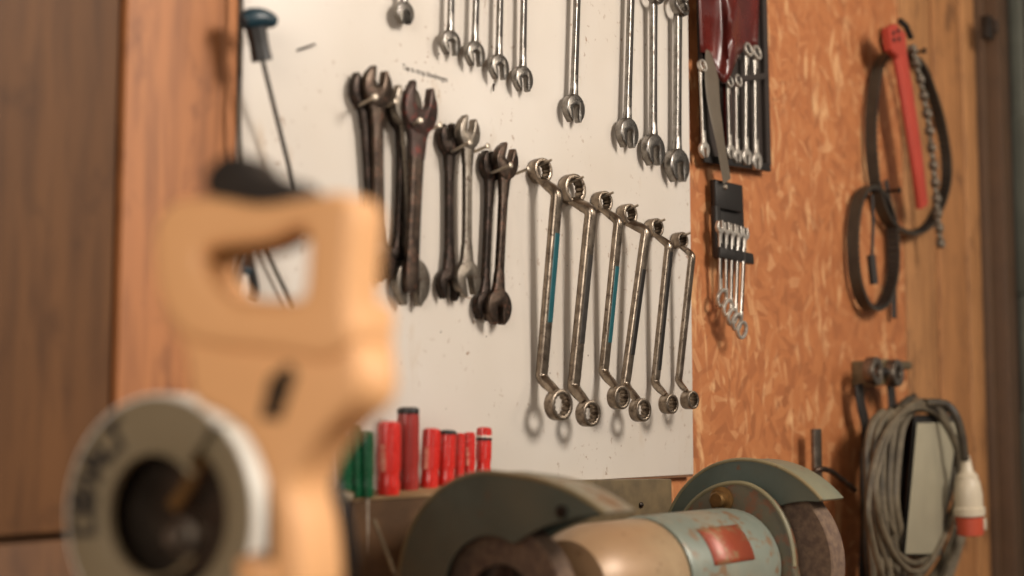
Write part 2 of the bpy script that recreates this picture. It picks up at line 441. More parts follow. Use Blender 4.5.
def combination_wrench(name, label, group, ph, pr, R, Rr, offh=.018, w=None, mat='chrome', nailed=True, ang=R_(-8), gap=.38):
    """ph: open end centre, pr: ring centre (world)."""
    fr = frame(ph, pr); L = (pr - ph).length; w = w or R * .62
    root = empty(name, ph, fr, label=label, cat='wrench', group=group)
    th = R * .56
    b = bmesh.new()
    o = jaw_outline(R, gap, PI + ang, -.08)
    prism(b, o, -th / 2, th / 2, R * .17, 3)
    # shoulder that blends the head into the shaft
    sweep(b, [(0, 0, R * .55), (0, 0, R * 1.0), (0, 0, R * 1.7)], lambda u: sect_round(w * (1.9 - 1.0 * u ** .6), th * (.95 - .15 * u), 12), (0, 1, 0))
    obj('open_jaw', b, M[mat], root)
    b = bmesh.new(); n = 12
    sweep(b, [(0, 0, R * 1.2 + (L - R * 1.2 - Rr * .75) * i / n) for i in range(n + 1)],
          lambda u: sect_round(w * (1 - .12 * math.sin(PI * u)), th * .66, 16, 4.5), (0, 1, 0))
    hd = obj('handle', b, M[mat], root)
    b = bmesh.new(); L0, L1 = R * 2.4, L - Rr * 2.0
    sweep(b, [(0, -th * .33, L0 + (L1 - L0) * i / 6) for i in range(7)], sect_round(w * .52, .0014, 10, 3), (0, 1, 0))
    tag(obj('stamped_panel', b, M['panel'], hd), 'dark recessed strip down the handle')
    b = bmesh.new(); tr = R * .56
    mt = Matrix.Translation((0, -.002, L)) @ Matrix.Rotation(R_(-12), 4, 'X')
    ringprism(b, circ(Rr, 24), star(Rr * .66), -tr / 2, tr / 2, Rr * .12, 2, mt)
    obj('ring_end', b, M[mat], root)
    if nailed:
        q = pr + Vector((0, 0, Rr * .62)); b = bmesh.new()
        lathe(b, [(.0006, 0), (.0016, .004), (.0016, .034), (.003, .0345), (.003, .036)], Matrix.Rotation(PI / 2, 4, 'X'), 10)
        nl = obj('nail', b, M['nail']); nl.location = (q.x, -BT + .008, q.z - .0035)
        tag(nl, nailed, 'nail', 'nails holding the top row of wrenches')
    return root

G1 = 'combination wrenches in the top row'
top = [  # head px, ring px, R, Rr, label
    ((404, 13), (407, -118), .0130, .0105, 'shortest chrome combination wrench, left end of the top row, only its jaw showing'),
    ((450, 43), (454, -104), .0148, .0115, 'chrome combination wrench in the top row, second from the left'),
    ((474.5, 54), (479, -100), .0150, .0118, 'chrome combination wrench, middle of the tight group of five in the top row'),
    ((498.5, 67), (502.5, -96), .0155, .012, 'chrome combination wrench in the top row just above the tiny dark pin'),
    ((522.5, 79), (525.5, -92), .0160, .0125, 'chrome combination wrench hanging lowest of the left five in the top row'),
    ((573.5, 108.5), (579, -60), .0185, .014, 'chrome combination wrench standing alone between the two groups of the top row'),
    ((627, 133), (632, -42), .0205, .0155, 'long chrome combination wrench, left of the three at the right end of the top row'),
    ((653, 150), (653.5, -6), .0222, .0165, 'long chrome combination wrench, middle of the three at the right end of the top row'),
    ((677, 165.5), (678, 5), .0240, .0185, 'largest chrome combination wrench, beside the right edge of the board'),
]
for k, (h, r, R, Rr, lab) in enumerate(top):
    combination_wrench('combination_wrench', lab, G1, W(*h, BT + .012), W(*r, BT + .014), R, Rr, w=R * .60,
                       nailed='nail through the ring of the ' + ['first', 'second', 'third', 'fourth', 'fifth', 'sixth', 'seventh', 'eighth', 'ninth'][k] + ' wrench of the top row, counted from the left')

def open_wrench(label, group, t, bt, R1, R2, w, mat, a1=0, a2=0, off=.03, off2=None, gap1=.29, gap2=.40, single=False, matjaw=None):
    p0 = W(*bt, off if off2 is None else off2); p1 = W(*t, off)
    fr = frame(p0, p1); L = (p1 - p0).length
    root = empty('open_end_wrench', p0, fr, label=label, cat='wrench', group=group); th = .0105
    b = bmesh.new()
    prism(b, jaw_outline(R1, gap1, a1, .16, k=.92), -th / 2, th / 2, .0016, 2, Matrix.Translation((0, 0, L)))
    sweep(b, [(0, 0, L - R1 * 1.9), (0, 0, L - R1 * 1.1), (0, 0, L - R1 * .5)], lambda u: sect_round(w * (1 + .9 * u * u), th * .9, 12, 3), (0, 1, 0))
    obj('open_jaw', b, M[matjaw or mat], root)
    b = bmesh.new(); n = 10; z0 = R2 * .9 if not single else -w * .2; z1 = L - R1 * .8
    def sec(u):
        ww = w * (1 - .16 * math.sin(PI * u))
        if single and u < .06: ww *= .6 + .4 * (u / .06)
        return sect_round(ww, th * .8, 12, 3.4)
    sweep(b, [(0, 0, z0 + (z1 - z0) * i / (n * 2)) for i in range(n * 2 + 1)], sec, (0, 1, 0))
    hd = obj('handle', b, M[mat], root)
    b = bmesh.new(); prism(b, [(w * .22, 0), (w * .22, L * .42), (w * .0, L * .44), (-w * .22, L * .42), (-w * .22, 0), (0, -L * .02)], -th * .44, -th * .40, .0, 1, Matrix.Translation((0, 0, L * .28)))
    obj('raised_panel', b, M[mat], hd)
    if not single:
        b = bmesh.new(); prism(b, jaw_outline(R2, gap2, PI + a2, -.06, k=1.02), -th / 2, th / 2, .0016, 2)
        sweep(b, [(0, 0, R2 * .5), (0, 0, R2 * 1.1), (0, 0, R2 * 1.9)], lambda u: sect_round(w * (1.9 - .9 * u ** .6), th * .9, 12, 3), (0, 1, 0))
        obj('open_jaw', b, M[matjaw or mat], root)
    return root
GO = 'open-end wrenches hung in pairs on nails'
o1, o2, o3 = .020, .033, .045
open_wrench('dark open-end wrench nearest the board in the leftmost bundle', GO, (364, 92), (374, 262), .0215, .021, .016, 'darksteel', R_(-6), R_(8), .021, .020)
open_wrench('dark brown open-end wrench at the front of the leftmost bundle', GO, (376.5, 88), (379, 262), .0225, .021, .0175, 'browntool', R_(10), R_(-10), .030, .027)
open_wrench('dark slim open-end wrench against the board in the second bundle', GO, (402, 112), (398, 262), .0225, .018, .013, 'darksteel', R_(-16), R_(10), .020, .018)
open_wrench('open-end wrench with a large pale lower jaw in the second bundle', GO, (406, 106), (411, 282), .0240, .027, .014, 'steelgrey', R_(-8), R_(4), .029, .022, gap2=.34)
open_wrench('big reddish brown open-end wrench with a plain handle tip, front of the second bundle', GO, (419, 109), (410.5, 288), .0290, .02, .0225, 'browntool', R_(4), 0, .036, .032, gap1=.40, single=True, matjaw='redtool')
open_wrench('dark open-end wrench nearest the board in the third bundle', GO, (449, 140), (449, 284), .0190, .019, .0135, 'darksteel', R_(-12), R_(4), .020, .020)
open_wrench('pale grey steel open-end wrench at the front of the third bundle', GO, (467.5, 133), (466.5, 279), .0195, .0205, .015, 'steelgrey', R_(8), R_(-14), .030, .028, gap2=.30)
open_wrench('dark open-end wrench nearest the board in the fourth bundle', GO, (490, 166), (484, 306), .0185, .017, .0125, 'darksteel', R_(-10), R_(0), .020, .020)
open_wrench('rusty open-end wrench at the front of the fourth bundle', GO, (505, 162), (497.5, 307), .0220, .0215, .0145, 'browntool', R_(14), R_(-6), .030, .028, gap2=.24)
GN = 'nails carrying the open-end wrenches'
for a, q, c, lab in ((( 354, 108), (375, 97), .056, 'left nail under the jaws of the leftmost bundle'), ((382, 109), (396, 101), .036, 'right nail under the jaws of the leftmost bundle'),
                     ((402, 131), (420, 120.5), .056, 'left nail under the jaws of the second bundle'), ((427, 131), (440, 125), .036, 'right nail under the jaws of the second bundle'),
                     ((444, 156), (470, 142), .056, 'left nail under the jaws of the third bundle'), ((472, 152.5), (488, 146), .038, 'right nail under the jaws of the third bundle'),
                     ((483, 176.5), (511, 165), .056, 'left nail under the jaws of the fourth bundle'), ((510, 176), (529, 168.5), .042, 'right nail under the jaws of the fourth bundle')):
    nail(*a, *q, c, lab, GN, r=.0019)

def ring_wrench(label, T, K1, K2, Bt, Rt, Rb, w, strip, mat='nickel'):
    """offset double-ring wrench: top ring flat to the board, cranked out, shaft leaning back, lower ring cranked out"""
    t = W(*T, .022); k1 = W(*K1, .048); k2 = W(*K2, .022); bt = W(*Bt, .048)
    root = empty('offset_ring_wrench', bt, label=label, cat='wrench', group='offset ring wrenches in the lower row'); o = bt
    t, k1, k2, bt = t - o, k1 - o, k2 - o, Vector((0, 0, 0))
    d1 = (k1 - t).normalized(); d2 = (k2 - bt).normalized(); ax = (k2 - k1).normalized()
    def mid(a, c, u): return a + (c - a) * u
    s0 = t + Vector((0, -.002, -Rt * .72)); e0 = bt + Vector((0, .002, Rb * .72))
    path = [s0, mid(s0, k1, .45), mid(s0, k1, .82), k1 + ax * .003]
    path2 = [mid(k1, k2, u) for u in (.1, .25, .4, .55, .7, .85, .94)]
    path3 = [k2 - ax * .003, mid(k2, e0, .22), mid(k2, e0, .6), e0]
    P = smooth_path(path + path2 + path3, 5)
    def sec(u):
        e = min(1, min(u, 1 - u) / .10)
        return sect_round(w * (1.30 - .30 * e), w * (.52 + .30 * e), 12, 2.8)
    b = bmesh.new(); sweep(b, P, sec, (0, 1, 0)); hd = obj('handle', b, M[mat], root)
    for c, R, nm in ((t, Rt, 1), (bt, Rb, -1)):
        b = bmesh.new(); dd = .0075
        mt = Matrix.Translation(c) @ Matrix.Rotation(R_(-7), 4, 'Z')
        ringprism(b, circ(R, 28), star(R * .70, 24, .13) + [] if False else [(x, z) for x, z in star(R * .72, 28, .12)], -dd, dd, R * .09, 2, mt)
        obj('ring_end', b, M[mat], root)
    if strip:
        a0, a1 = strip[0], strip[1]; b = bmesh.new()
        # the strip lies on the handle's broad side face and front
        dr = (k2 - k1); q = [k1 + dr * (a0 + (a1 - a0) * i / 5) + Vector((0, -w * .36, 0)) for i in range(6)]
        sweep(b, q, sect_round(w * .62, .003, 10, 3), (0, 1, 0))
        tag(obj('colour_inlay', b, M[strip[2]], hd), strip[3])
    # nail through the top ring
    g = t + o
    b = bmesh.new(); lathe(b, [(.0005, 0), (.0017, .004), (.0017, .034), (.0016, .035)], Matrix.Rotation(PI / 2 + R_(-14), 4, 'X'), 10)
    nl = obj('nail', b, M['nail']); nl.location = (g.x, -BT + .006, g.z + Rt * .60 - .006)
    return root, nl
rw = [
    ('largest offset ring wrench with a bright teal stripe, left end of the lower row', (540, 171), (557, 193), (541.5, 378), (558.5, 405), .0158, .0190, .0160, (.22, .70, 'teal', 'bright teal stripe')),
    ('offset ring wrench with the biggest upper ring, beside the teal-striped one', (572, 189.5), (591, 211), (573.5, 388), (588, 413.5), .0198, .0165, .0170, (.25, .75, 'panel', 'dull stamped strip')),
    ('offset ring wrench with a thin dark teal stripe, third from the left', (602, 202), (618.5, 221), (603.5, 373), (618.5, 397.5), .0142, .0155, .0140, (.3, .8, 'teal', 'dark teal stripe')),
    ('offset ring wrench with a black strip, top ring touching its neighbour, fourth in the row', (627, 214.5), (646, 231), (625, 386), (640, 410), .0142, .0155, .0145, (.25, .8, 'blackinlay', 'black strip')),
    ('dark offset ring wrench, second from the right of the lower row', (654, 228), (669, 245), (655, 384), (668.5, 404), .0132, .0135, .0130, (.05, .9, 'blackinlay', 'black strip')),
    ('smallest offset ring wrench, by the right edge of the board', (679.5, 240.5), (692, 255), (678.5, 382), (689.5, 400), .0118, .0128, .0110, None),
]
nths = ['first', 'second', 'third', 'fourth', 'fifth', 'last']
for k, a in enumerate(rw):
    r_, nl = ring_wrench(*a)
    tag(nl, 'nail through the top ring of the %s offset ring wrench from the left' % nths[k], 'nail', 'nails carrying the offset ring wrenches')

# ------------------------------------------------------------------ left edge: ball-grip rod, cord, clamp
p = W(262, 55, .045)
rd = empty('ball_grip_rod', p, label='long thin steel rod with a blue-black hooked grip at the upper left of the board', cat='tool')
b = bmesh.new()
P1, P2 = W(262, 58, .045) - p, W(297, 200, .030) - p
tube(b, [P1, P1.lerp(P2, .5), P2], .0022, 10); obj('rod', b, M['darksteel'], rd)
g0, g1 = W(262, 61, .045) - p, W(256, 28, .045) - p
b = bmesh.new(); tube(b, [g0, g0.lerp(g1, .3), g0.lerp(g1, .6), g1], lambda u: .0105 - .001 * math.sin(PI * u), 14); obj('grip_neck', b, M['black'], rd)
b = bmesh.new(); h0, h1 = W(243, 22, .040) - p, W(277, 22, .050) - p
tube(b, smooth_path([h0, h0.lerp(h1, .25) + Vector((0, 0, .003)), h0.lerp(h1, .6) + Vector((0, 0, .003)), h1], 5), lambda u: .0108 * math.sqrt(max(.06, 1 - (2 * u - .85) ** 2 / 1.4)), 16); obj('grip_head', b, M['blueblack'], rd)
b = bmesh.new()
tube(b, smooth_path([W(*q, .02) for q in ((240.5, -60), (241, 0), (239.5, 70), (239, 130), (243, 170), (252, 212), (264, 245), (276, 272), (293, 306))], 6), .0022, 8)
tag(obj('cord', b, M['cabledark']), 'thin dark cord hanging down the left edge of the white board', 'cord')
p = W(246, 262, .03)
cl = empty('spring_clamp', p, label='small black spring clamp hanging on the board, seen through the saw handle', cat='clamp')
b = bmesh.new()
for sx in (-1, 1): tube(b, smooth_path([(0, 0, .012), (sx * .006, 0, -.004), (sx * .012, 0, -.026), (sx * .010, 0, -.034)], 4), .0045, 8)
obj('clamp_arms', b, M['black'], cl)
b = bmesh.new(); tube(b, [(-.007, 0, -.008), (.007, 0, -.008)], .004, 8); obj('spring', b, M['blueblack'], cl)
nl = nail(246, 253, 250, 250, .05, 'nail holding the small black spring clamp')

# ------------------------------------------------------------------ tool rack and screwdrivers
def zz(p, dz): return Vector((p.x, p.y, p.z + dz))
A0, A1, A2, A3 = W(347, 497, .02), W(494, 474.5, .02), W(530, 492, .15), W(352, 502, .045)
tr = empty('screwdriver_rack', W(420, 576, .06), label='brown rack with a paler top that holds the red and green screwdrivers', cat='rack'); O = tr.location
b = bmesh.new(); dz = .20
hexa(b, [zz(q, -dz) - O for q in (A0, A1, A2, A3)] + [q - O for q in (A0, A1, A2, A3)], .002); obj('rack_body', b, M['traywood'], tr)
b = bmesh.new(); hexa(b, [zz(q, .0005) - O for q in (A0, A1, A2, A3)] + [zz(q, .0035) - O for q in (A0, A1, A2, A3)], .0008); obj('rack_top', b, M['traytop'], tr)  # top slab in a paler brown than the rack body
b = bmesh.new(); tube(b, smooth_path([W(350, 500, .055) - O, W(341, 497, .05) - O, W(337, 515, .05) - O, W(338, 545, .055) - O, W(341, 600, .06) - O], 5), .008, 12); obj('rolled_edge', b, M['rail'], tr)
b = bmesh.new(); tube(b, [W(374, 520, .075) - O, W(395, 575, .11) - O], .002, 8); obj('rack_seam', b, M['rail'], tr)

def fluted(n, d): return lambda a, h: 1 - d * (.5 + .5 * math.cos(n * a)) if .006 < h else 1
def screwdriver(px0, px1, ptop, pbot, mat, off, label, cap=None, strip=None, dark=False, band=False, tilt=0):
    c0 = W((px0 + px1) / 2, pbot, off); c1 = W((px0 + px1) / 2 + tilt, ptop, off)
    wpx = (px1 - px0); dist = (c0 - CAM).dot(FW); r = wpx * dist / F / 2 * 1.08
    z = (c1 - c0).normalized(); L = (c1 - c0).length; x = z.orthogonal().normalized()
    fr = Matrix((x, z.cross(x), z)).transposed()
    th = math.atan2(-(fr.inverted() @ (CAM - c0)).y, -(fr.inverted() @ (CAM - c0)).x) + PI
    root = empty('screwdriver', c0, fr, label=label, cat='screwdriver', group='screwdrivers in the rack')
    b = bmesh.new()
    lathe(b, [(r * .9, -.006), (r * .97, 0), (r * .98, L * .08), (r * .90, L * .16), (r * .92, L * .24), (r, L * .32), (r, L * .88), (r * .93, L * .97), (r * .6, L)], None, 36,
          lambda a, h: 1 - .14 * (max(0, math.cos(6 * a)) if L * .3 < h < L * .9 else 0))
    obj('handle', b, M[mat], root)
    b = bmesh.new(); lathe(b, [(.0028, -.09), (.0028, -.003)], None, 10); obj('blade', b, M['nail'], root)
    if cap:
        b = bmesh.new(); lathe(b, [(r * 1.0, L * .93), (r * 1.03, L * .95), (r * .97, L * 1.0), (r * .6, L * 1.02)], None, 24); obj('end_cap', b, M[cap], root)
    if band:
        b = bmesh.new(); lathe(b, [(r * .9, L * .70), (r * 1.03, L * .71), (r * 1.03, L * .76), (r * .9, L * .77)], None, 24); tag(obj('band', b, M['black'], root), 'black band')
        b = bmesh.new(); lathe(b, [(r * .9, L * .77), (r * 1.03, L * .775), (r * 1.03, L * .81), (r * .9, L * .82)], None, 24); tag(obj('band', b, M['white'], root), 'white band')
    if strip:
        b = bmesh.new(); n = 5; V = []
        a0 = th - strip
        for i in range(n):
            a = a0 + (i / (n - 1) - .5) * .55
            V.append([b.verts.new((r * 1.015 * math.cos(a), r * 1.015 * math.sin(a), h)) for h in (L * .26, L * .66)])
        for i in range(n - 1): b.faces.new((V[i][0], V[i + 1][0], V[i + 1][1], V[i][1]))
        ex = bmesh.ops.extrude_face_region(b, geom=b.faces[:]); 
        for v in [e for e in ex['geom'] if isinstance(e, bmesh.types.BMVert)]: v.co.x *= 1.02; v.co.y *= 1.02
        bmesh.ops.recalc_face_normals(b, faces=b.faces)
        tag(obj('printed_strip', b, M['pale'], root), 'pale printed strip')
    return root
screwdriver(338, 352, 436, 492, 'green', .045, 'green screwdriver nearest the yellow saw, half hidden by it')
screwdriver(351, 362, 426, 491, 'green', .045, 'green screwdriver in the middle of the three green ones')
screwdriver(361, 373.5, 431, 491, 'green', .052, 'green screwdriver beside the first red one')
screwdriver(377.5, 399.5, 421, 489, 'red', .055, 'bright red screwdriver with a pale strip, leftmost of the red ones', strip=.55, tilt=1)
screwdriver(398, 418.5, 408.5, 485, 'darkred', .045, 'tall dark red screwdriver with a black end cap', cap='black')
screwdriver(420.5, 438, 428, 484, 'red', .050, 'red screwdriver with a pale strip just right of the tall dark one', strip=.45, tilt=2.5)
screwdriver(438.5, 454, 431, 482, 'red', .055, 'red screwdriver with a black end cap in the middle of the rack', cap='black', tilt=2)
screwdriver(454.5, 464, 433, 479, 'red', .050, 'slim red screwdriver right of the red one with the black cap', tilt=1)
screwdriver(464, 475, 432, 477, 'red', .050, 'slim red screwdriver with a pale strip near the right end', strip=.35)
screwdriver(476, 490.5, 427, 473.5, 'red', .045, 'red screwdriver with a black and white band at the right end', band=True, tilt=1)

# steel rail under the board
a0, a1 = W(500, 481, .03), W(672, 479, .03)
rl = empty('steel_rail', (a0.x, -.03, a0.z), label='dull brown steel rail fixed to the wall below the white board', cat='rail'); O = rl.location
b = bmesh.new(); hexa(b, [Vector((a0.x, -.03, 1.08)) - O, Vector((a1.x, -.03, 1.08)) - O, Vector((a1.x, 0, 1.08)) - O, Vector((a0.x, 0, 1.08)) - O,
                          a0 - O, a1 - O, Vector((a1.x, 0, a1.z)) - O, Vector((a0.x, 0, a0.z)) - O], .002); obj('rail_body', b, M['rail'], rl)
b = bmesh.new(); q = W(641, 505, .031) - O; lathe(b, [(.004, 0), (.004, .0015), (.002, .003)], Matrix.Translation(q) @ Matrix.Rotation(PI / 2, 4, 'X'), 12); obj('screw', b, M['darksteel'], rl)

# ------------------------------------------------------------------ red tool roll on the chipboard
o0 = W(730, 160, .004)
roll = empty('tool_roll', o0, label='dark red vinyl tool roll with wrench pockets hung on the chipboard wall', cat='tool roll'); O = o0
def quadplate(name, corners, t, mat, par, O, bev=.001, off=0):
    b = bmesh.new(); c = [Vector(q) - O for q in corners]; d = Vector((0, t, 0))
    hexa(b, c + [q - d for q in c], bev); return obj(name, b, mat, par)
quadplate('backing', [W(694, -90, .004), W(762, -75, .004), W(767, 168, .004), W(700, 158, .004)], .006, M['canvas'], roll, O)
# flap with folds
b = bmesh.new(); nu, nv = 22, 16; V = []
TL, TR, BL, BR = (695, -80), (760, -70), (700, 52), (757, 46)
for j in range(nv + 1):
    row = []
    for i in range(nu + 1):
        u, v = i / nu, j / nv
        low = [46, 72, 56, 40][0] * 0
        bx = TL[0] * (1 - u) * (1 - v) + TR[0] * u * (1 - v) + BL[0] * (1 - u) * v + BR[0] * u * v
        dip = math.exp(-((u - .42) / .20) ** 2) * 34 * v
        by = (TL[1] * (1 - u) + TR[1] * u) * (1 - v) + (BL[1] * (1 - u) + BR[1] * u) * v + dip
        fold = .007 * math.sin(9 * u + 2.2 * v + 1.2) * (.4 + .6 * v) + .006 * math.exp(-((u - .35 - .25 * v) / .06) ** 2) + .005 * math.exp(-((u - .8 + .35 * v) / .07) ** 2)
        p = W(bx, by, .026 + fold); row.append(b.verts.new(p - O))
    V.append(row)
for j in range(nv):
    for i in range(nu): b.faces.new((V[j][i], V[j + 1][i], V[j + 1][i + 1], V[j][i + 1]))
fl = obj('flap', b, M['leather'], roll, 60); md = fl.modifiers.new('s', 'SOLIDIFY'); md.thickness = .0022; md.offset = 1
quadplate('pocket_strap', [W(720, 78, .026), W(766, 73, .026), W(766, 79, .026), W(720, 84, .026)], .002, M['canvas'], roll, O, .0005)
quadplate('bottom_hem', [W(700, 155, .012), W(767, 164, .012), W(768, 172, .012), W(702, 163, .012)], .006, M['black'], roll, O)
quadplate('side_edge', [W(757, -70, .010), W(761, -70, .010), W(767, 166, .010), W(763, 165, .010)], .008, M['canvas'], roll, O)
quadplate('side_edge', [W(694, -85, .010), W(697, -85, .010), W(703, 160, .010), W(700, 159, .010)], .008, M['canvas'], roll, O)
quadplate('inner_divider', [W(722, 60, .010), W(727, 60, .010), W(729, 150, .010), W(724, 150, .010)], .006, M['leather'], roll, O)
b = bmesh.new()
P = [W(*q, f) for q, f in (((713, 56), .020), ((712, 80), .030), ((714, 105), .032), ((718, 128), .034), ((722, 152), .03), ((727, 181), .026))]
sweep(b, [q for q in smooth_path(P, 5)], lambda u: sect_round(.050 - .024 * min(1, u * 1.3), .002, 10, 4), (0, 1, 0))
tag(obj('hanging_strap', b, M['webbing']), 'grey webbing strap hanging from the tool roll down to the black wrench holder', 'strap')
Gr = 'small wrenches in the red tool roll'
for k, (h, r, R, Rr, lab) in enumerate([
    ((704, 150), (701, 66), .012, .010, 'small wrench alone at the left side of the red tool roll'),
    ((730, 152), (728, 82), .011, .0095, 'small wrench next right of the webbing strap in the tool roll'),
    ((737, 156), (736.5, 81), .011, .0105, 'small wrench in the middle of the red tool roll'),
    ((746, 157), (746.5, 50), .013, .0120, 'tall small wrench with a bright tip, second from the right in the tool roll'),
    ((756, 161), (755, 53), .014, .0125, 'rightmost wrench in the red tool roll')]):
    combination_wrench('small_wrench', lab, Gr, W(*h, .020), W(*r, .024), R, Rr, w=R * .85, nailed=False, gap=.3, mat='bright')

# black holder with fanned wrenches
o0 = W(727, 262, .01)
hd = empty('wrench_holder', o0, label='black plastic holder carrying five fanned small wrenches below the tool roll', cat='holder'); O = o0
quadplate('back_plate', [W(710, 180, .002), W(737, 186, .002), W(740, 262, .002), W(713, 258, .002)], .010, M['black'], hd, O)
quadplate('top_plate', [W(711, 180, .012), W(738, 186, .012), W(739, 213, .012), W(712, 208, .012)], .008, M['black'], hd, O, .002)
quadplate('side_rail', [W(710, 206, .012), W(715, 207, .012), W(717, 258, .012), W(712, 257, .012)], .010, M['black'], hd, O, .002)
quadplate('clamp_bar', [W(715, 247, .020), W(748, 254, .020), W(749, 265, .020), W(715, 258, .020)], .010, M['black'], hd, O, .002)
b = bmesh.new(); lathe(b, [(.004, 0), (.004, .002), (.0025, .004)], Matrix.Translation(W(724.5, 187, .020) - O) @ Matrix.Rotation(PI / 2, 4, 'X'), 12); obj('screw', b, M['nail'], hd)
words = ['leftmost and shortest', 'second from the left', 'middle', 'second from the right', 'rightmost and longest']
for k in range(5):
    t = (720 + 6.2 * k, 227 + 1.6 * k); q = [(720.5, 298), (726.5, 308), (731, 317), (735.5, 322), (740.5, 330)][k]
    combination_wrench('small_wrench', words[k] + ' wrench fanned out in the black holder', 'small wrenches in the black holder', W(*t, .026), W(*q, .022 + .003 * k), .0100, .0145, w=.008, nailed=False, mat='bright')

# ------------------------------------------------------------------ belts and chain wrench
def belt(label, px, off, width, t=.005, teeth=True, k=5, mat='rubbergrey'):
    P = smooth_path([W(x, y, off) for x, y in px], k, closed=True)
    c = sum(P, Vector()) / len(P)
    root = empty('drive_belt', c, label=label, cat='belt', group='toothed drive belts on the wall')
    b = bmesh.new(); sweep(b, [q - c for q in P], [(-t / 2, -width / 2), (t / 2, -width / 2), (t / 2, width / 2), (-t / 2, width / 2)], (0, 1, 0), closed=True)
    bd_ = obj('belt_band', b, M[mat], root)
    if teeth:
        b = bmesh.new()
        Q = smooth_path([W(x, y, off) for x, y in px], 14, closed=True); n = len(Q)
        for i in range(0, n, 2):
            tn = (Q[(i + 1) % n] - Q[i - 1]).normalized(); inn = (c - Q[i]); inn -= tn * inn.dot(tn); inn.y = 0
            if inn.length < 1e-5: continue
            inn.normalize(); y = Vector((0, 1, 0)); z = tn; z.y = 0; z.normalize()
            m = Matrix((inn, y, z)).transposed().to_4x4(); m.translation = Q[i] - c + inn * (t * .8)
            box(b, (0, 0, 0), (t * .9, width * .96, .0045), 0, m)
        tag(obj('belt_teeth', b, M['rubber'], bd_), kind='stuff')
    return root
belt('large toothed black belt looped around the red handle', [(893, 52), (880, 62), (873, 95), (871, 140), (876, 190), (888, 222), (908, 234), (928, 226), (942, 200), (947, 170), (941, 125), (929, 85), (916, 60)], 0.020, .021)
belt('small toothed black belt hanging below and left of the large one', [(869, 187), (858, 200), (853, 235), (855, 275), (863, 302), (874, 310), (886, 300), (894, 268), (892, 225), (882, 196)], 0.020, .021)
o0 = W(912, 205, .05)
cw = empty('chain_wrench', W(922, 205, .05), label='red chain wrench hanging with its steel chain on the right planks', cat='wrench'); O = cw.location
b = bmesh.new()
P = [W(896, 36, .055) - O, W(903, 75, .055) - O, W(911, 125, .055) - O, W(917, 165, .055) - O, W(922, 206, .05) - O]
sweep(b, smooth_path(P, 5), lambda u: sect_round(.056 - .014 * u, .016, 12, 3), (0, 1, 0)); obj('handle', b, M['redpaint'], cw)
b = bmesh.new()
hh = [W(x, y, .064) - O for x, y in ((888, 28), (896, 23), (906, 33), (907, 50), (899, 58), (891, 50))]
th_ = Vector((0, .014, 0)); t = bmesh.new(); f0 = [t.verts.new(q) for q in hh]; f1 = [t.verts.new(q + th_) for q in hh]
t.faces.new(f0); t.faces.new(f1[::-1])
for i in range(6): t.faces.new((f0[i], f1[i], f1[(i + 1) % 6], f0[(i + 1) % 6]))
bmesh.ops.recalc_face_normals(t, faces=t.faces); bmesh.ops.bevel(t, geom=t.edges[:], offset=.002, segments=2, affect='EDGES'); merge(b, t)
hd_ = obj('head', b, M['redpaint'], cw)
for x, y in ((893, 33), (897.5, 31), (893.5, 40), (898.5, 39)):
    b = bmesh.new(); lathe(b, [(.0045, 0), (.0045, .002), (.003, .003)], Matrix.Translation(W(x, y, .064) - O) @ Matrix.Rotation(PI / 2, 4, 'X'), 10); obj('bolt', b, M['black'], hd_)
b = bmesh.new(); tube(b, [W(900, 21, .05) - O, W(906, 26, .05) - O, W(911, 38, .05) - O], .006, 8); obj('head_edge', b, M['black'], cw)
b = bmesh.new()
CP = smooth_path([W(x, y, .062) for x, y in ((911, 45), (919, 75), (927, 115), (932, 155), (936, 195), (939, 228), (941, 252))], 14)
L = 0; last = CP[0]; k = 0
for a, c in zip(CP, CP[1:]):
    if (a - last).length < .0125: continue
    d = (a - last).normalized(); m = Matrix((d.cross(Vector((0, 1, 0))).normalized(), Vector((0, 1, 0)), d)).transposed().to_4x4(); m.translation = (a + last) / 2 - O
    ringprism(b, circ(.0085, 14, sz=1), circ(.0042, 14), -.003 if k % 2 else -.007, .003 if k % 2 else .007, .001, 1, m @ Matrix.Diagonal((.8, 1, 1.05, 1)))
    last = a; k += 1
obj('chain', b, M['chain'], cw)
b = bmesh.new(); bx = W(888, 36, .0); lathe(b, [(.003, 0), (.003, .07), (.006, .071), (.006, .074)], Matrix.Rotation(PI / 2, 4, 'X'), 12)
hk = obj('wall_peg', b, M['darksteel']); hk.location = W(893, 56, 0) + Vector((0, .01, 0)); tag(hk, 'dark steel peg carrying the large belt and red wrench', 'peg')
b = bmesh.new(); lathe(b, [(.003, 0), (.003, .06), (.006, .061), (.006, .064)], Matrix.Rotation(PI / 2, 4, 'X'), 12)
hk = obj('wall_peg', b, M['darksteel']); hk.location = W(872, 193, 0) + Vector((0, .01, 0)); tag(hk, 'dark steel peg carrying the small belt', 'peg')
b = bmesh.new(); sweep(b, [W(881, 28, .03), W(880, 42, .032), W(884, 52, .034)], lambda u: sect_round(.004 + .018 * u, .004, 8), (0, 1, 0)); tag(obj('metal_tab', b, M['brass']), 'pointed dark metal tab left of the red wrench head', 'bracket')
b = bmesh.new(); tube(b, smooth_path([W(872, 195, .045), W(873, 225, .045), W(872, 255, .045)], 4), .003, 8); tube(b, [W(871, 255, .045), W(874, 284, .045)], .0075, 10)
tag(obj('short_pull_cord', b, M['rubber']), 'short dark cord with a thick end hanging inside the small belt', 'cord')
b = bmesh.new(); sweep(b, smooth_path([W(886, 180, .012), W(892, 225, .012), W(894, 275, .012), (W(894, 318, .012))], 4), sect_round(.016, .006, 8, 3), (0, 1, 0))
tag(obj('dark_band', b, M['rubber']), 'straight black strip running down between the chipboard and the planks', 'strap')  # narrow black strip laid along the joint of chipboard and planks

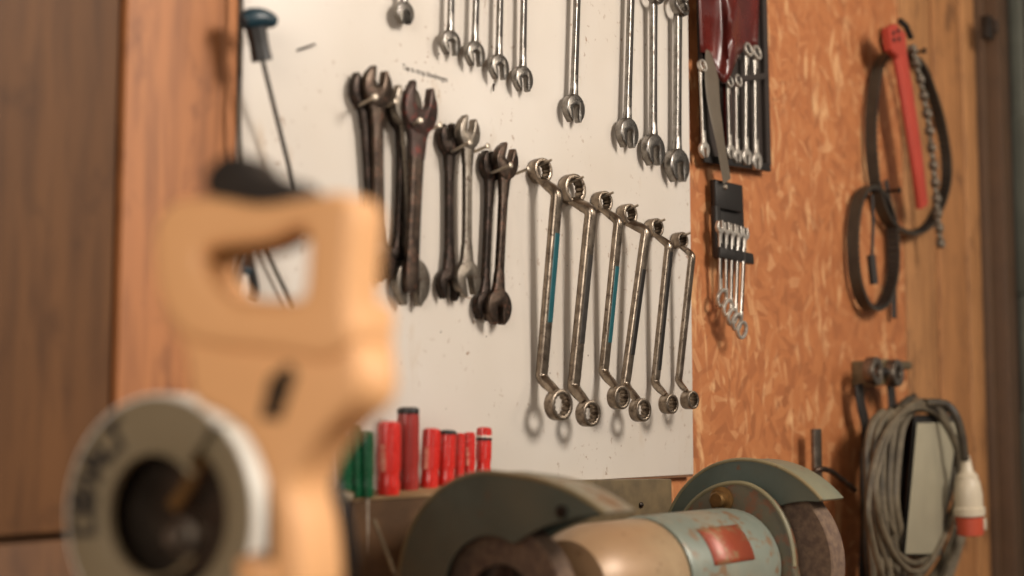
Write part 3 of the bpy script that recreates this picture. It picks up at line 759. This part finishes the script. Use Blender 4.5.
# ------------------------------------------------------------------ bracket, coil, plug
o0 = W(872, 372, 0)
br = empty('wall_bracket', o0, label='grey steel wall bracket with two eyes above the cable coil', cat='bracket'); O = o0
quadplate('bracket_plate', [W(851, 361, .0), W(873, 362, .0), W(873, 384, .0), W(851, 387, .0)], .045, M['rail'], br, O, .004)
quadplate('bracket_bar', [W(866, 359, .015), W(897, 362, .015), W(897, 370, .015), W(866, 367, .015)], .030, M['rail'], br, O, .004)
for x, y in ((873, 371), (894, 373)):
    b = bmesh.new(); ringprism(b, circ(.024, 24), circ(.012, 24), -.010, .010, .003, 2, Matrix.Translation(W(x, y, .055) - O)); obj('eye_ring', b, M['steelgrey'], br)
b = bmesh.new(); tube(b, [W(874, 371, .05) - O, W(896, 372, .05) - O], .007, 10); obj('pin', b, M['black'], br)
for pts, nm in ((((859, 384), (861, 405), (866, 432), (866, 500), (862, 600)), 'left'), (((890, 380), (892, 400), (893, 440), (892, 500)), 'right')):
    b = bmesh.new(); sweep(b, smooth_path([W(x, y, .03) for x, y in pts], 5), sect_round(.030, .006, 10, 3), (0, 1, 0))
    tag(obj('dark_band', b, M['rubber']), 'dark rubber strap under the %s eye of the steel bracket' % nm, 'strap')

def loop(cx, cy, rx, ry, off, tilt=0, n=24, wob=0):
    out = []
    for i in range(n):
        a = 2 * PI * i / n; x = rx * math.cos(a); y = -ry * math.sin(a)
        if y > 0: x *= 1 - .28 * (y / ry)
        x, y = x + tilt * y / ry, y
        out.append(W(cx + x + wob * math.sin(3 * a + cx), cy + y + wob * math.cos(2 * a), off))
    return out
o0 = W(915, 560, .05)
co = empty('cable_coil', o0, label='thick coil of grey power cable hung on the wall with a white and red plug', cat='cable'); O = o0
b = bmesh.new(); random.seed(3)
for k in range(13):
    cx = 915 + random.uniform(-5, 6); rx = 39 + k * .9 + random.uniform(-1.5, 1.5); ry = 66 + k * 3.4 + random.uniform(-2, 2)
    cy = 401 + ry + k * .6 + random.uniform(-1, 2)
    tube(b, [q - O for q in smooth_path(loop(cx, cy, rx, ry, .045 + .0105 * (k % 6), tilt=-3, wob=1.0), 3, True)], .0054, 8, closed=True)
obj('cable_loops', b, M['cable'], co)
b = bmesh.new(); random.seed(5)
for k in range(9):
    x0 = 864 + k * 4.5; top_ = 424 - k * 3 + random.uniform(-4, 4)
    P = [(x0 + 14, top_ - 2), (x0 + 6, top_ + 6), (x0, top_ + 28), (x0 - 2 + random.uniform(-3, 3), 490), (x0 + random.uniform(-3, 4), 540), (x0 + 2 + random.uniform(-3, 5), 600), (x0 + 5, 640)]
    tube(b, [q - O for q in smooth_path([W(x, y, .03 + .012 * (k % 4)) for x, y in P], 5)], .0066, 8)
obj('hanging_strands', b, M['cabledark'] , co)
b = bmesh.new(); random.seed(6)
for k in range(5):
    x0 = 867 + k * 8
    P = [(x0 + 16, 412 - k), (x0 + 5, 424), (x0, 452), (x0 + random.uniform(-3, 3), 500), (x0 + 4, 545), (x0 + 8, 600)]
    tube(b, [q - O for q in smooth_path([W(x, y, .075 + .006 * (k % 3)) for x, y in P], 5)], .0066, 8)
obj('hanging_strands', b, M['cable'] , co)
b = bmesh.new(); tube(b, [q - O for q in smooth_path([W(x, y, o_) for x, y, o_ in ((925, 403, .10), (945, 404, .12), (956, 416, .135), (962, 437, .14), (965, 460, .14))], 5)], .0075, 10)
obj('plug_lead', b, M['cabledark'], co)
pb, pt_ = W(970.5, 535, .14), W(966, 455, .14)
z = (pt_ - pb).normalized(); x = Vector((0, 1, 0)).cross(z).normalized(); fr = Matrix((x, z.cross(x), z)).transposed().to_4x4(); fr.translation = pb - O
L = (pt_ - pb).length; s = 2.65 / F
b = bmesh.new(); lathe(b, [(12 * s, L * .24), (14.5 * s, L * .25), (14.8 * s, L * .34), (13 * s, L * .36), (13.2 * s, L * .5), (11.5 * s, L * .66), (10 * s, L * .70), (10 * s, L * .74), (6.0 * s, L * .80), (4.5 * s, L * .92), (3.2 * s, L)], fr, 24)
pl = obj('plug_body', b, M['plugwhite'], co)
b = bmesh.new(); lathe(b, [(11 * s, 0), (12.4 * s, L * .01), (12.6 * s, L * .23), (11 * s, L * .245)], fr, 24)
tag(obj('plug_collar', b, M['plugred'], pl), 'red collar of the plug')
b = bmesh.new(); box(b, (8 * s, -10 * s, L * .13), (5 * s, 5 * s, L * .14), .001, fr); tag(obj('plug_key', b, M['plugwhite'], pl), 'white key on the red collar')
# peg carrying the coil
b = bmesh.new(); lathe(b, [(.008, 0), (.008, .05), (.012, .051), (.012, .057)], Matrix.Rotation(PI / 2, 4, 'X'), 14)
hk = obj('coil_peg', b, M['darksteel']); hk.location = W(925, 408, 0) + Vector((0, .012, 0)); tag(hk, 'thick dark peg over which the cable coil hangs', 'peg')
# grey panel box inside the coil
o0 = W(925, 560, .05)
fb = empty('panel_box', o0, label='narrow dark box with a pale grey slanted front hanging inside the cable coil', cat='box'); O = o0
b = bmesh.new(); f = [(917, 417), (958, 416), (944, 520), (903, 520)]
hexa(b, [W(x, y, .015) - O for x, y in ((905, 418), (950, 416), (936, 556), (893, 556))] + [W(x, y, .090) - O for x, y in ((914, 415), (960, 414), (942, 556), (902, 556))], .004); obj('case', b, M['black'], fb)
b = bmesh.new(); hexa(b, [W(x, y, .0905) - O for x, y in ((917, 423), (958, 422), (940, 554), (905, 554))] + [W(x, y, .0945) - O for x, y in ((917, 423), (958, 422), (940, 554), (905, 554))], .001); obj('front_panel', b, M['greypanel'], fb)

# flat steel bar with wire hook
o0 = W(817, 500, .02)
fbk = empty('hook_bar', o0, label='grey flat steel bar with a brown wire hook behind the right grinder wheel', cat='hook'); O = o0
b = bmesh.new(); sweep(b, [W(816, 429, .03) - O, W(817, 470, .03) - O, W(817.5, 540, .03) - O], sect_round(.026, .010, 10, 4), (0, 1, 0)); obj('bar', b, M['steelgrey'], fbk)
b = bmesh.new(); tube(b, [q - O for q in smooth_path([W(812, 476, .045), W(817, 470, .055), W(828, 470, .06), W(840, 478, .06), W(855, 490, .055)], 5)], .0045, 10); obj('wire_hook', b, M['browntool'], fbk)

# ------------------------------------------------------------------ workbench
bn = empty('workbench', (1.0, -.37, 0), label='wooden workbench under the grinder and the saw', cat='workbench')
b = bmesh.new(); box(b, (0, 0, .875), (2.9, .72, .05), .004); obj('bench_top', b, M['benchtop'], bn)
for sx in (-1, 1):
    for sy in (-1, 1):
        b = bmesh.new(); box(b, (sx * 1.36, sy * .28, .425), (.09, .09, .85), .004); obj('leg', b, M['benchtop'], bn)

# ------------------------------------------------------------------ bench grinder
GY, GZ = -.21, 1.07
gr = empty('bench_grinder', (1.34, GY, .90), label='old blue-grey bench grinder with two guarded wheels and a worn red label', cat='bench grinder')
O = gr.location
def X_(x, y, z): return Matrix.Translation(Vector((x, y, z)) - O)
LX = Matrix(((0, 0, 1), (1, 0, 0), (0, 1, 0))).to_4x4()     # local z -> world x
def at_x(x, z=GZ): return X_(x, GY, z) @ LX
b = bmesh.new(); lathe(b, [(.020, 1.185 - 1.34), (.050, 1.190 - 1.34), (.059, 1.205 - 1.34), (.0645, 1.235 - 1.34), (.065, 1.325 - 1.34), (.063, 1.33 - 1.34)], at_x(1.34), 48); obj('end_bell', b, M['bellpaint'], gr)
b = bmesh.new(); lathe(b, [(.065, -.008), (.0675, -.004), (.0675, .17), (.066, .19), (.058, .206), (.046, .212), (.02, .214)], at_x(1.34), 48); mo = obj('motor_housing', b, M['motorpaint'], gr)
# label patch wrapped on the housing
b = bmesh.new(); V = []
for i in range(9):
    a = R_(130 + 38 * i / 8)     # measured from +y over the top toward the room
    V.append([b.verts.new(Vector((x, GY + .0683 * math.cos(a), GZ + .0683 * math.sin(a))) - O) for x in (1.375, 1.465)])
for i in range(8): b.faces.new((V[i][0], V[i][1], V[i + 1][1], V[i + 1][0]))
lb = obj('rating_label', b, M['motorlabel'], mo); md = lb.modifiers.new('s', 'SOLIDIFY'); md.thickness = .0008; md.offset = 0
tag(lb, 'worn red-orange label')
b = bmesh.new(); lathe(b, [(.012, -.29), (.012, .30)], at_x(1.34), 16); obj('shaft', b, M['steelgrey'], gr)
b = bmesh.new(); hexa(b, [Vector(q) - O for q in ((1.20, -.30, .90), (1.50, -.30, .90), (1.50, -.12, .90), (1.20, -.12, .90), (1.25, -.26, 1.03), (1.47, -.26, 1.03), (1.47, -.16, 1.03), (1.25, -.16, 1.03))], .008); obj('pedestal', b, M['grindpaint'], gr)
def arc(R, a0, a1, n, zc=0, f=None):
    out = []
    for i in range(n + 1):
        u = i / n; a = a0 + (a1 - a0) * u; r = R(u) if callable(R) else R
        out.append((r * math.cos(a), r * math.sin(a) + zc))
    return out
# local frame for guards: prism x -> world -y (room), prism z -> up, prism y -> world x
def guard_m(x, zc): 
    m = Matrix(((0, 1, 0), (-1, 0, 0), (0, 0, 1))).to_4x4(); return X_(x, GY, zc) @ m
def guard(x0, x1, R, zc, tip, mat_face, wheel_r, inner, rimmat, nose):
    g = guard_m(0, zc); back = R_(235); n = 44; knee = R_(84)
    def ang(u): return tip + (back - tip) * u
    Ro = lambda u: R + nose * max(0, (knee - ang(u)) / (knee - tip)) ** 1.7
    inn = lambda u: inner + (Ro(u) - .004 - inner) * max(0, (R_(62) - ang(u)) / (R_(62) - tip)) ** 1.1
    # hood band running over the wheel to a nose at the front
    b = bmesh.new(); ringprism(b, arc(Ro, tip, back, n), arc(lambda u: Ro(u) - .0035, tip, back, n), x0, x1, .0012, 2, g, closed=False)
    obj('guard_band', b, rimmat, gr)
    b = bmesh.new(); ringprism(b, arc(lambda u: Ro(u) - .0005, tip, back, n), arc(inn, tip, back, n), x0 - .001, x0 + .003, .0008, 1, g, closed=False)
    obj('guard_face', b, mat_face, gr)
    b = bmesh.new(); ringprism(b, arc(lambda u: Ro(u) - .0005, tip, back, n), arc(inn, tip, back, n), x1 - .003, x1, .0008, 1, g, closed=False)
    obj('guard_face', b, mat_face, gr)
    b = bmesh.new(); tube(b, [g @ Vector((q[0], x0, q[1])) for q in arc(Ro, tip, back, n)], .0024, 8, ref=(1, 0, 0)); obj('guard_lip', b, M['guardlip'], gr)
    wx = x1 - .010
    b = bmesh.new(); lathe(b, [(.016, x0 + .018), (wheel_r - .002, x0 + .018), (wheel_r, x0 + .020), (wheel_r, wx), (wheel_r - .002, wx + .002), (.016, wx + .002)], X_(0, GY, GZ) @ LX, 64)
    wh = obj('grinding_wheel', b, M['stone'], gr)
    b = bmesh.new(); lathe(b, [(.012, x0 - .006), (.018, x0 - .004), (.020, x0 + .004), (.034, x0 + .012), (.034, x0 + .019)], X_(0, GY, GZ) @ LX, 24); obj('flange', b, M['darksteel'], wh)
guard(1.068, 1.120, .118, 1.074, R_(33), M['guardgreen'], .072, .058, M['motorpaint'], .038)
guard(1.566, 1.628, .120, 1.074, R_(36), M['guardgreen'], .106, .066, M['grindpaint'], .006)
# arched cover on the near side of the right wheel, with its bolt
g = guard_m(0, 1.07)
CA = [(x * .76 if x > 0 else x, z) for x, z in arc(.096, R_(0), R_(200), 30)]
b = bmesh.new(); prism(b, [(.086, -.06)] + CA, 1.548, 1.564, .004, 2, g); obj('side_cover', b, M['coverbrown'], gr)
b = bmesh.new(); tube(b, [g @ Vector((q[0], 1.550, q[1])) for q in CA], .0028, 8, ref=(1, 0, 0)); obj('cover_edge', b, M['guardlip'], gr)
b = bmesh.new(); pbolt = Vector((1.548, GY + .022, 1.145)) - O
lathe(b, [(.016, 0), (.016, .003), (.010, .004), (.010, .014), (.008, .016)], Matrix.Translation(pbolt) @ Matrix.Rotation(-PI / 2, 4, 'Y'), 6 * 4); obj('cover_bolt', b, M['brass'], gr)
b = bmesh.new(); pbolt = Vector((1.067, GY - .085, 1.070 + .088)) - O
lathe(b, [(.006, 0), (.006, .003), (.004, .005)], Matrix.Translation(pbolt) @ Matrix.Rotation(-PI / 2, 4, 'Y'), 16); obj('guard_screw', b, M['darksteel'], gr)

# ------------------------------------------------------------------ mitre saw in the foreground
K = .93 / .87; DS = .93; S = .87 / F; YAW = R_(28)
hd0 = HEAD - YAW
cdir = Vector((math.cos(hd0), math.sin(hd0), 0)); adir = Vector((math.sin(hd0), -math.cos(hd0), 0))
SO = CAM + DS * (FW + RT * ((154 - 512) / F) + UP * ((288 - 515) / F))
fr = Matrix((adir, cdir, Vector((0, 0, 1)))).transposed()
root_loc = Vector((SO.x, SO.y, .90))
zS = (SO.z - .90) / K
sw = empty('mitre_saw', root_loc, fr, label='blurred yellow power saw with a grey round blade guard in the foreground', cat='saw')
sw.scale = (K, K, K)
def sl(px, py, d):     # saw-local (x, z) of a spot on the saw, d metres behind the guard's face
    ray = FW * F + RT * (px - 512) + UP * (288 - py); pl = SO + cdir * d * K
    t = (pl - CAM).dot(cdir) / ray.dot(cdir); q = CAM + ray * t - SO
    return (q.dot(adir) / K, q.z / K + zS)
def resamp(pts, n):
    P = [Vector(p + (0,)) if len(p) == 2 else Vector(p) for p in pts]; P.append(P[0]); Ls = [0]
    for a, c in zip(P, P[1:]): Ls.append(Ls[-1] + (c - a).length)
    out = []; j = 0
    for i in range(n):
        t = Ls[-1] * i / n
        while Ls[j + 1] < t: j += 1
        u = (t - Ls[j]) / max(1e-9, Ls[j + 1] - Ls[j]); out.append(tuple(P[j].lerp(P[j + 1], u))[:2])
    return out
# handle loop
d0, d1 = -.086, -.054; dm = -.086
outer = [sl(x, y, dm) for x, y in ((150, 250), (154, 220), (172, 200), (215, 196), (255, 203), (300, 197), (330, 191), (348, 197), (353, 215), (350, 260), (348, 300), (348, 340), (320, 360), (270, 352), (205, 345), (176, 330), (156, 295))]
inner = [sl(x, y, dm) for x, y in ((200, 262), (204, 250), (218, 246), (238, 244), (262, 241), (280, 234), (294, 228), (302, 232), (304, 246), (303, 265), (302, 282), (298, 296), (282, 303), (258, 304), (234, 302), (220, 292), (208, 278))]
def smooth2(pts, k=4): return [(p.x, p.y) for p in smooth_path([Vector((a, c, 0)) for a, c in pts], k, True)]
b = bmesh.new(); ringprism(b, smooth2(outer), smooth2(inner), d0, d1, .008, 4); obj('handle_grip', b, M['yellow'], sw, 60)
# body below the grip
body = [sl(x, y, -.08) for x, y in ((164, 300), (182, 350), (190, 400), (215, 415), (240, 434), (258, 470), (268, 520), (272, 600), (300, 600), (298, 530), (290, 485), (316, 438), (350, 402), (358, 375), (354, 340), (352, 300), (300, 300))]
b = bmesh.new(); prism(b, smooth2(body, 3), -.080, -.040, .012, 4); bo = obj('motor_body', b, M['yellow'], sw, 60)
b = bmesh.new(); bx_, bz_ = sl(285, 560, -.03); box(b, (bx_, -.015, bz_), (.018, .05, .09), .006); obj('bridge', b, M['black'], sw)
b = bmesh.new(); mx, mz = sl(362, 384, -.06); ang = R_(0)
t_ = Matrix.Translation((mx - .010, -.060, mz)) @ Matrix.Rotation(R_(78), 4, 'Y') @ Matrix.Rotation(0, 4, 'X')
lathe(b, [(.016, -.03), (.020, .0), (.020, .010), (.018, .018), (.012, .024), (.004, .026)], t_, 28); obj('motor_cap', b, M['yellow'], sw)
b = bmesh.new(); lathe(b, [(.024, 0), (.024, .04), (.020, .058), (.008, .062)], Matrix.Translation((sl(290, 372, -.04)[0], -.045, sl(290, 372, -.04)[1])) @ Matrix.Rotation(-PI / 2, 4, 'X'), 32); obj('motor_can', b, M['black'], sw)
lbp = [sl(x, y, -.08) for x, y in ((270, 378), (290, 363), (297, 374), (281, 420), (261, 419))]
b = bmesh.new(); prism(b, lbp, -.0815, -.0795, .0006, 1); tag(obj('label_plate', b, M['black'], bo), 'black label on the saw body')
b = bmesh.new(); qx, qz = sl(281, 394, -.08)
for k in range(3): box(b, (qx + .003 * (1 - k), -.0820, qz + .008 * (1 - k)), (.009, .0012, .0028), .0003)
tag(obj('label_lines', b, M['brass'], bo), 'faint gold lines on the black label')
# black lock lever on top of the grip
b = bmesh.new(); lv = [sl(x, y, -.078) for x, y in ((207, 186), (213, 166), (231, 154), (250, 158), (265, 174), (292, 180), (303, 192), (294, 206), (269, 210), (242, 207), (217, 200))]
prism(b, smooth2(lv, 3), -.083, -.057, .006, 3); obj('lock_lever', b, M['rubber'], sw, 60)
# trigger inside the grip
b = bmesh.new(); tg = [sl(x, y, -.07) for x, y in ((212, 248), (240, 242), (275, 236), (304, 226), (303, 238), (285, 250), (255, 258), (228, 264), (214, 264))]
prism(b, smooth2(tg, 3), -.077, -.063, .004, 3); obj('trigger', b, M['brass'], sw, 60)
# guards and blade: local centre
def gpt(R, a0, a1, n): return [(R * math.cos(a0 + (a1 - a0) * i / n), R * math.sin(a0 + (a1 - a0) * i / n) + zS) for i in range(n + 1)]
RG = 121 * S
b = bmesh.new(); ringprism(b, gpt(RG - .001, R_(52), R_(268), 44), gpt(RG * .52, R_(52), R_(268), 44), 0, .004, .001, 2, closed=False); gf = obj('upper_guard', b, M['guardface'], sw)
b = bmesh.new(); ringprism(b, gpt(RG, R_(50), R_(270), 44), gpt(RG - .004, R_(50), R_(270), 44), .0, .056, .0015, 2, closed=False); tag(obj('guard_rim', b, M['guardrim'], gf), 'bright metal rim of the guard')
b = bmesh.new(); ringprism(b, gpt(RG * .525, R_(40), R_(320), 44), gpt(RG * .50, R_(40), R_(320), 44), -.002, .006, .001, 2, closed=False); obj('inner_lip', b, M['guardface'], gf)
b = bmesh.new(); ringprism(b, gpt(RG * .93, R_(-95), R_(66), 40), gpt(RG * .64, R_(-95), R_(66), 40), .010, .014, .001, 2, closed=False); lg = obj('lower_guard', b, M['guardface'], sw)
b = bmesh.new(); ringprism(b, gpt(RG * .95, R_(-100), R_(66), 40), gpt(RG * .92, R_(-100), R_(66), 40), .008, .050, .001, 2, closed=False); tag(obj('guard_rim', b, M['guardrim'], lg), 'bright metal rim of the lower guard')
b = bmesh.new(); t = [(RG * (.88 if i % 2 else .84) * math.cos(2 * PI * i / 96), RG * (.88 if i % 2 else .84) * math.sin(2 * PI * i / 96) + zS) for i in range(96)]
prism(b, t, .024, .026); bl = obj('saw_blade', b, M['blade'], sw)
b = bmesh.new(); ringprism(b, circ(RG * .90, 40, (0, zS)), circ(.012, 40, (0, zS)), .030, .034); obj('inner_guard_plate', b, M['black'], sw)
b = bmesh.new(); lathe(b, [(.012, 0), (.012, .006), (.007, .007), (.007, .014), (.005, .016)], Matrix.Translation((.006, .024, zS - .014)) @ Matrix.Rotation(PI / 2, 4, 'X'), 20); obj('arbor_bolt', b, M['steelgrey'], bl)
b = bmesh.new(); sweep(b, [(.004, .012, zS + .004), (.016, .012, zS + .018), (.026, .014, zS + .04)], sect_round(.010, .004, 8, 3), (0, 1, 0)); obj('guard_link', b, M['brass'], sw)
# lettering on the upper guard, following its arc
b = bmesh.new(); txt = 'DEWALT'
for k, ch in enumerate(txt):
    a = R_(186 - k * 12.5) ; me = text_mesh(ch, .024, .0003, bold=.0009); r = RG * .765
    m = Matrix.Translation((r * math.cos(a), -.0006, r * math.sin(a) + zS)) @ Matrix.Rotation(-(a - PI / 2), 4, 'Y') @ Matrix.Rotation(PI / 2, 4, 'X') @ Matrix.Scale(1.15, 4)
    me.transform(m); b.from_mesh(me)
obj('lettering', b, M['ink'], gf)
# arm and base down to the bench
ax, az = sl(283, 590, -.02)
b = bmesh.new(); sweep(b, [(ax, -.02, az + .02), (ax - .004, -.01, az * .6), (ax - .01, .01, .05), (ax - .01, .012, .028)], sect_round(.034, .06, 14, 3), (0, 1, 0)); obj('pivot_arm', b, M['yellow'], sw)
b = bmesh.new(); prism(b, circ(.11, 48, (0, 0)), 0, .028, .003, 2, Matrix.Translation((.01, .05, 0)) @ Matrix.Rotation(PI / 2, 4, 'X') @ Matrix.Translation((0, 0, 0))); obj('base_table', b, M['guardrim'], sw)
b = bmesh.new(); box(b, (ax - .02, .13, .03), (.17, .025, .055), .004); obj('fence', b, M['guardrim'], sw)
b = bmesh.new(); tube(b, smooth_path([(sl(330, 480, .08)[0], .08, sl(330, 480, .08)[1]), (sl(339, 515, .08)[0], .085, sl(339, 515, .08)[1]), (sl(341, 560, .08)[0], .09, sl(341, 560, .08)[1]), (sl(336, 620, .08)[0], .10, sl(336, 620, .08)[1]), (sl(345, 680, .08)[0] + .02, .14, .035)], 5), .0050, 10); obj('power_cord', b, M['black'], sw)

# ------------------------------------------------------------------ light
def area(name, loc, target, size, energy, col, sy=None):
    ld = bpy.data.lights.new(name, 'AREA'); ld.energy = energy; ld.color = col; ld.size = size
    if sy: ld.shape = 'RECTANGLE'; ld.size_y = sy
    o = bpy.data.objects.new(name, ld); C.objects.link(o); o.location = loc
    o.rotation_euler = (Vector(target) - Vector(loc)).to_track_quat('-Z', 'Y').to_euler(); return o
area('key_lamp', (1.55, -2.3, 2.62), (1.5, 0, 1.5), .75, 70, (1, .91, .81))
area('left_fill', (-1.9, -1.7, 1.75), (.6, -.3, 1.25), 1.4, 46, (1, .90, .79), 1.2)  # unseen fill added at the left to brighten the saw's front faces
area('side_lamp', (3.2, -2.4, 2.3), (1.6, -.2, 1.3), .6, 8, (1, .86, .70))
w = bpy.data.worlds.new('World'); sc.world = w; w.use_nodes = True
bg = w.node_tree.nodes['Background']; bg.inputs[0].default_value = (1, .87, .74, 1); bg.inputs[1].default_value = .15

# ------------------------------------------------------------------ camera
cd = bpy.data.cameras.new('Camera'); cam = bpy.data.objects.new('Camera', cd); C.objects.link(cam)
cam.location = CAM; cam.rotation_euler = Matrix((RT, UP, -FW)).transposed().to_euler()
cd.sensor_width = 36; cd.lens = F * 36 / 1024; cd.clip_start = .05
cd.dof.use_dof = True; cd.dof.focus_distance = 1.88; cd.dof.aperture_fstop = 2.1
sc.camera = cam
sc.view_settings.view_transform = 'Standard'; sc.view_settings.look = 'None'
sc.view_settings.gamma = 1; sc.view_settings.use_curve_mapping = False; sc.view_settings.exposure = .16
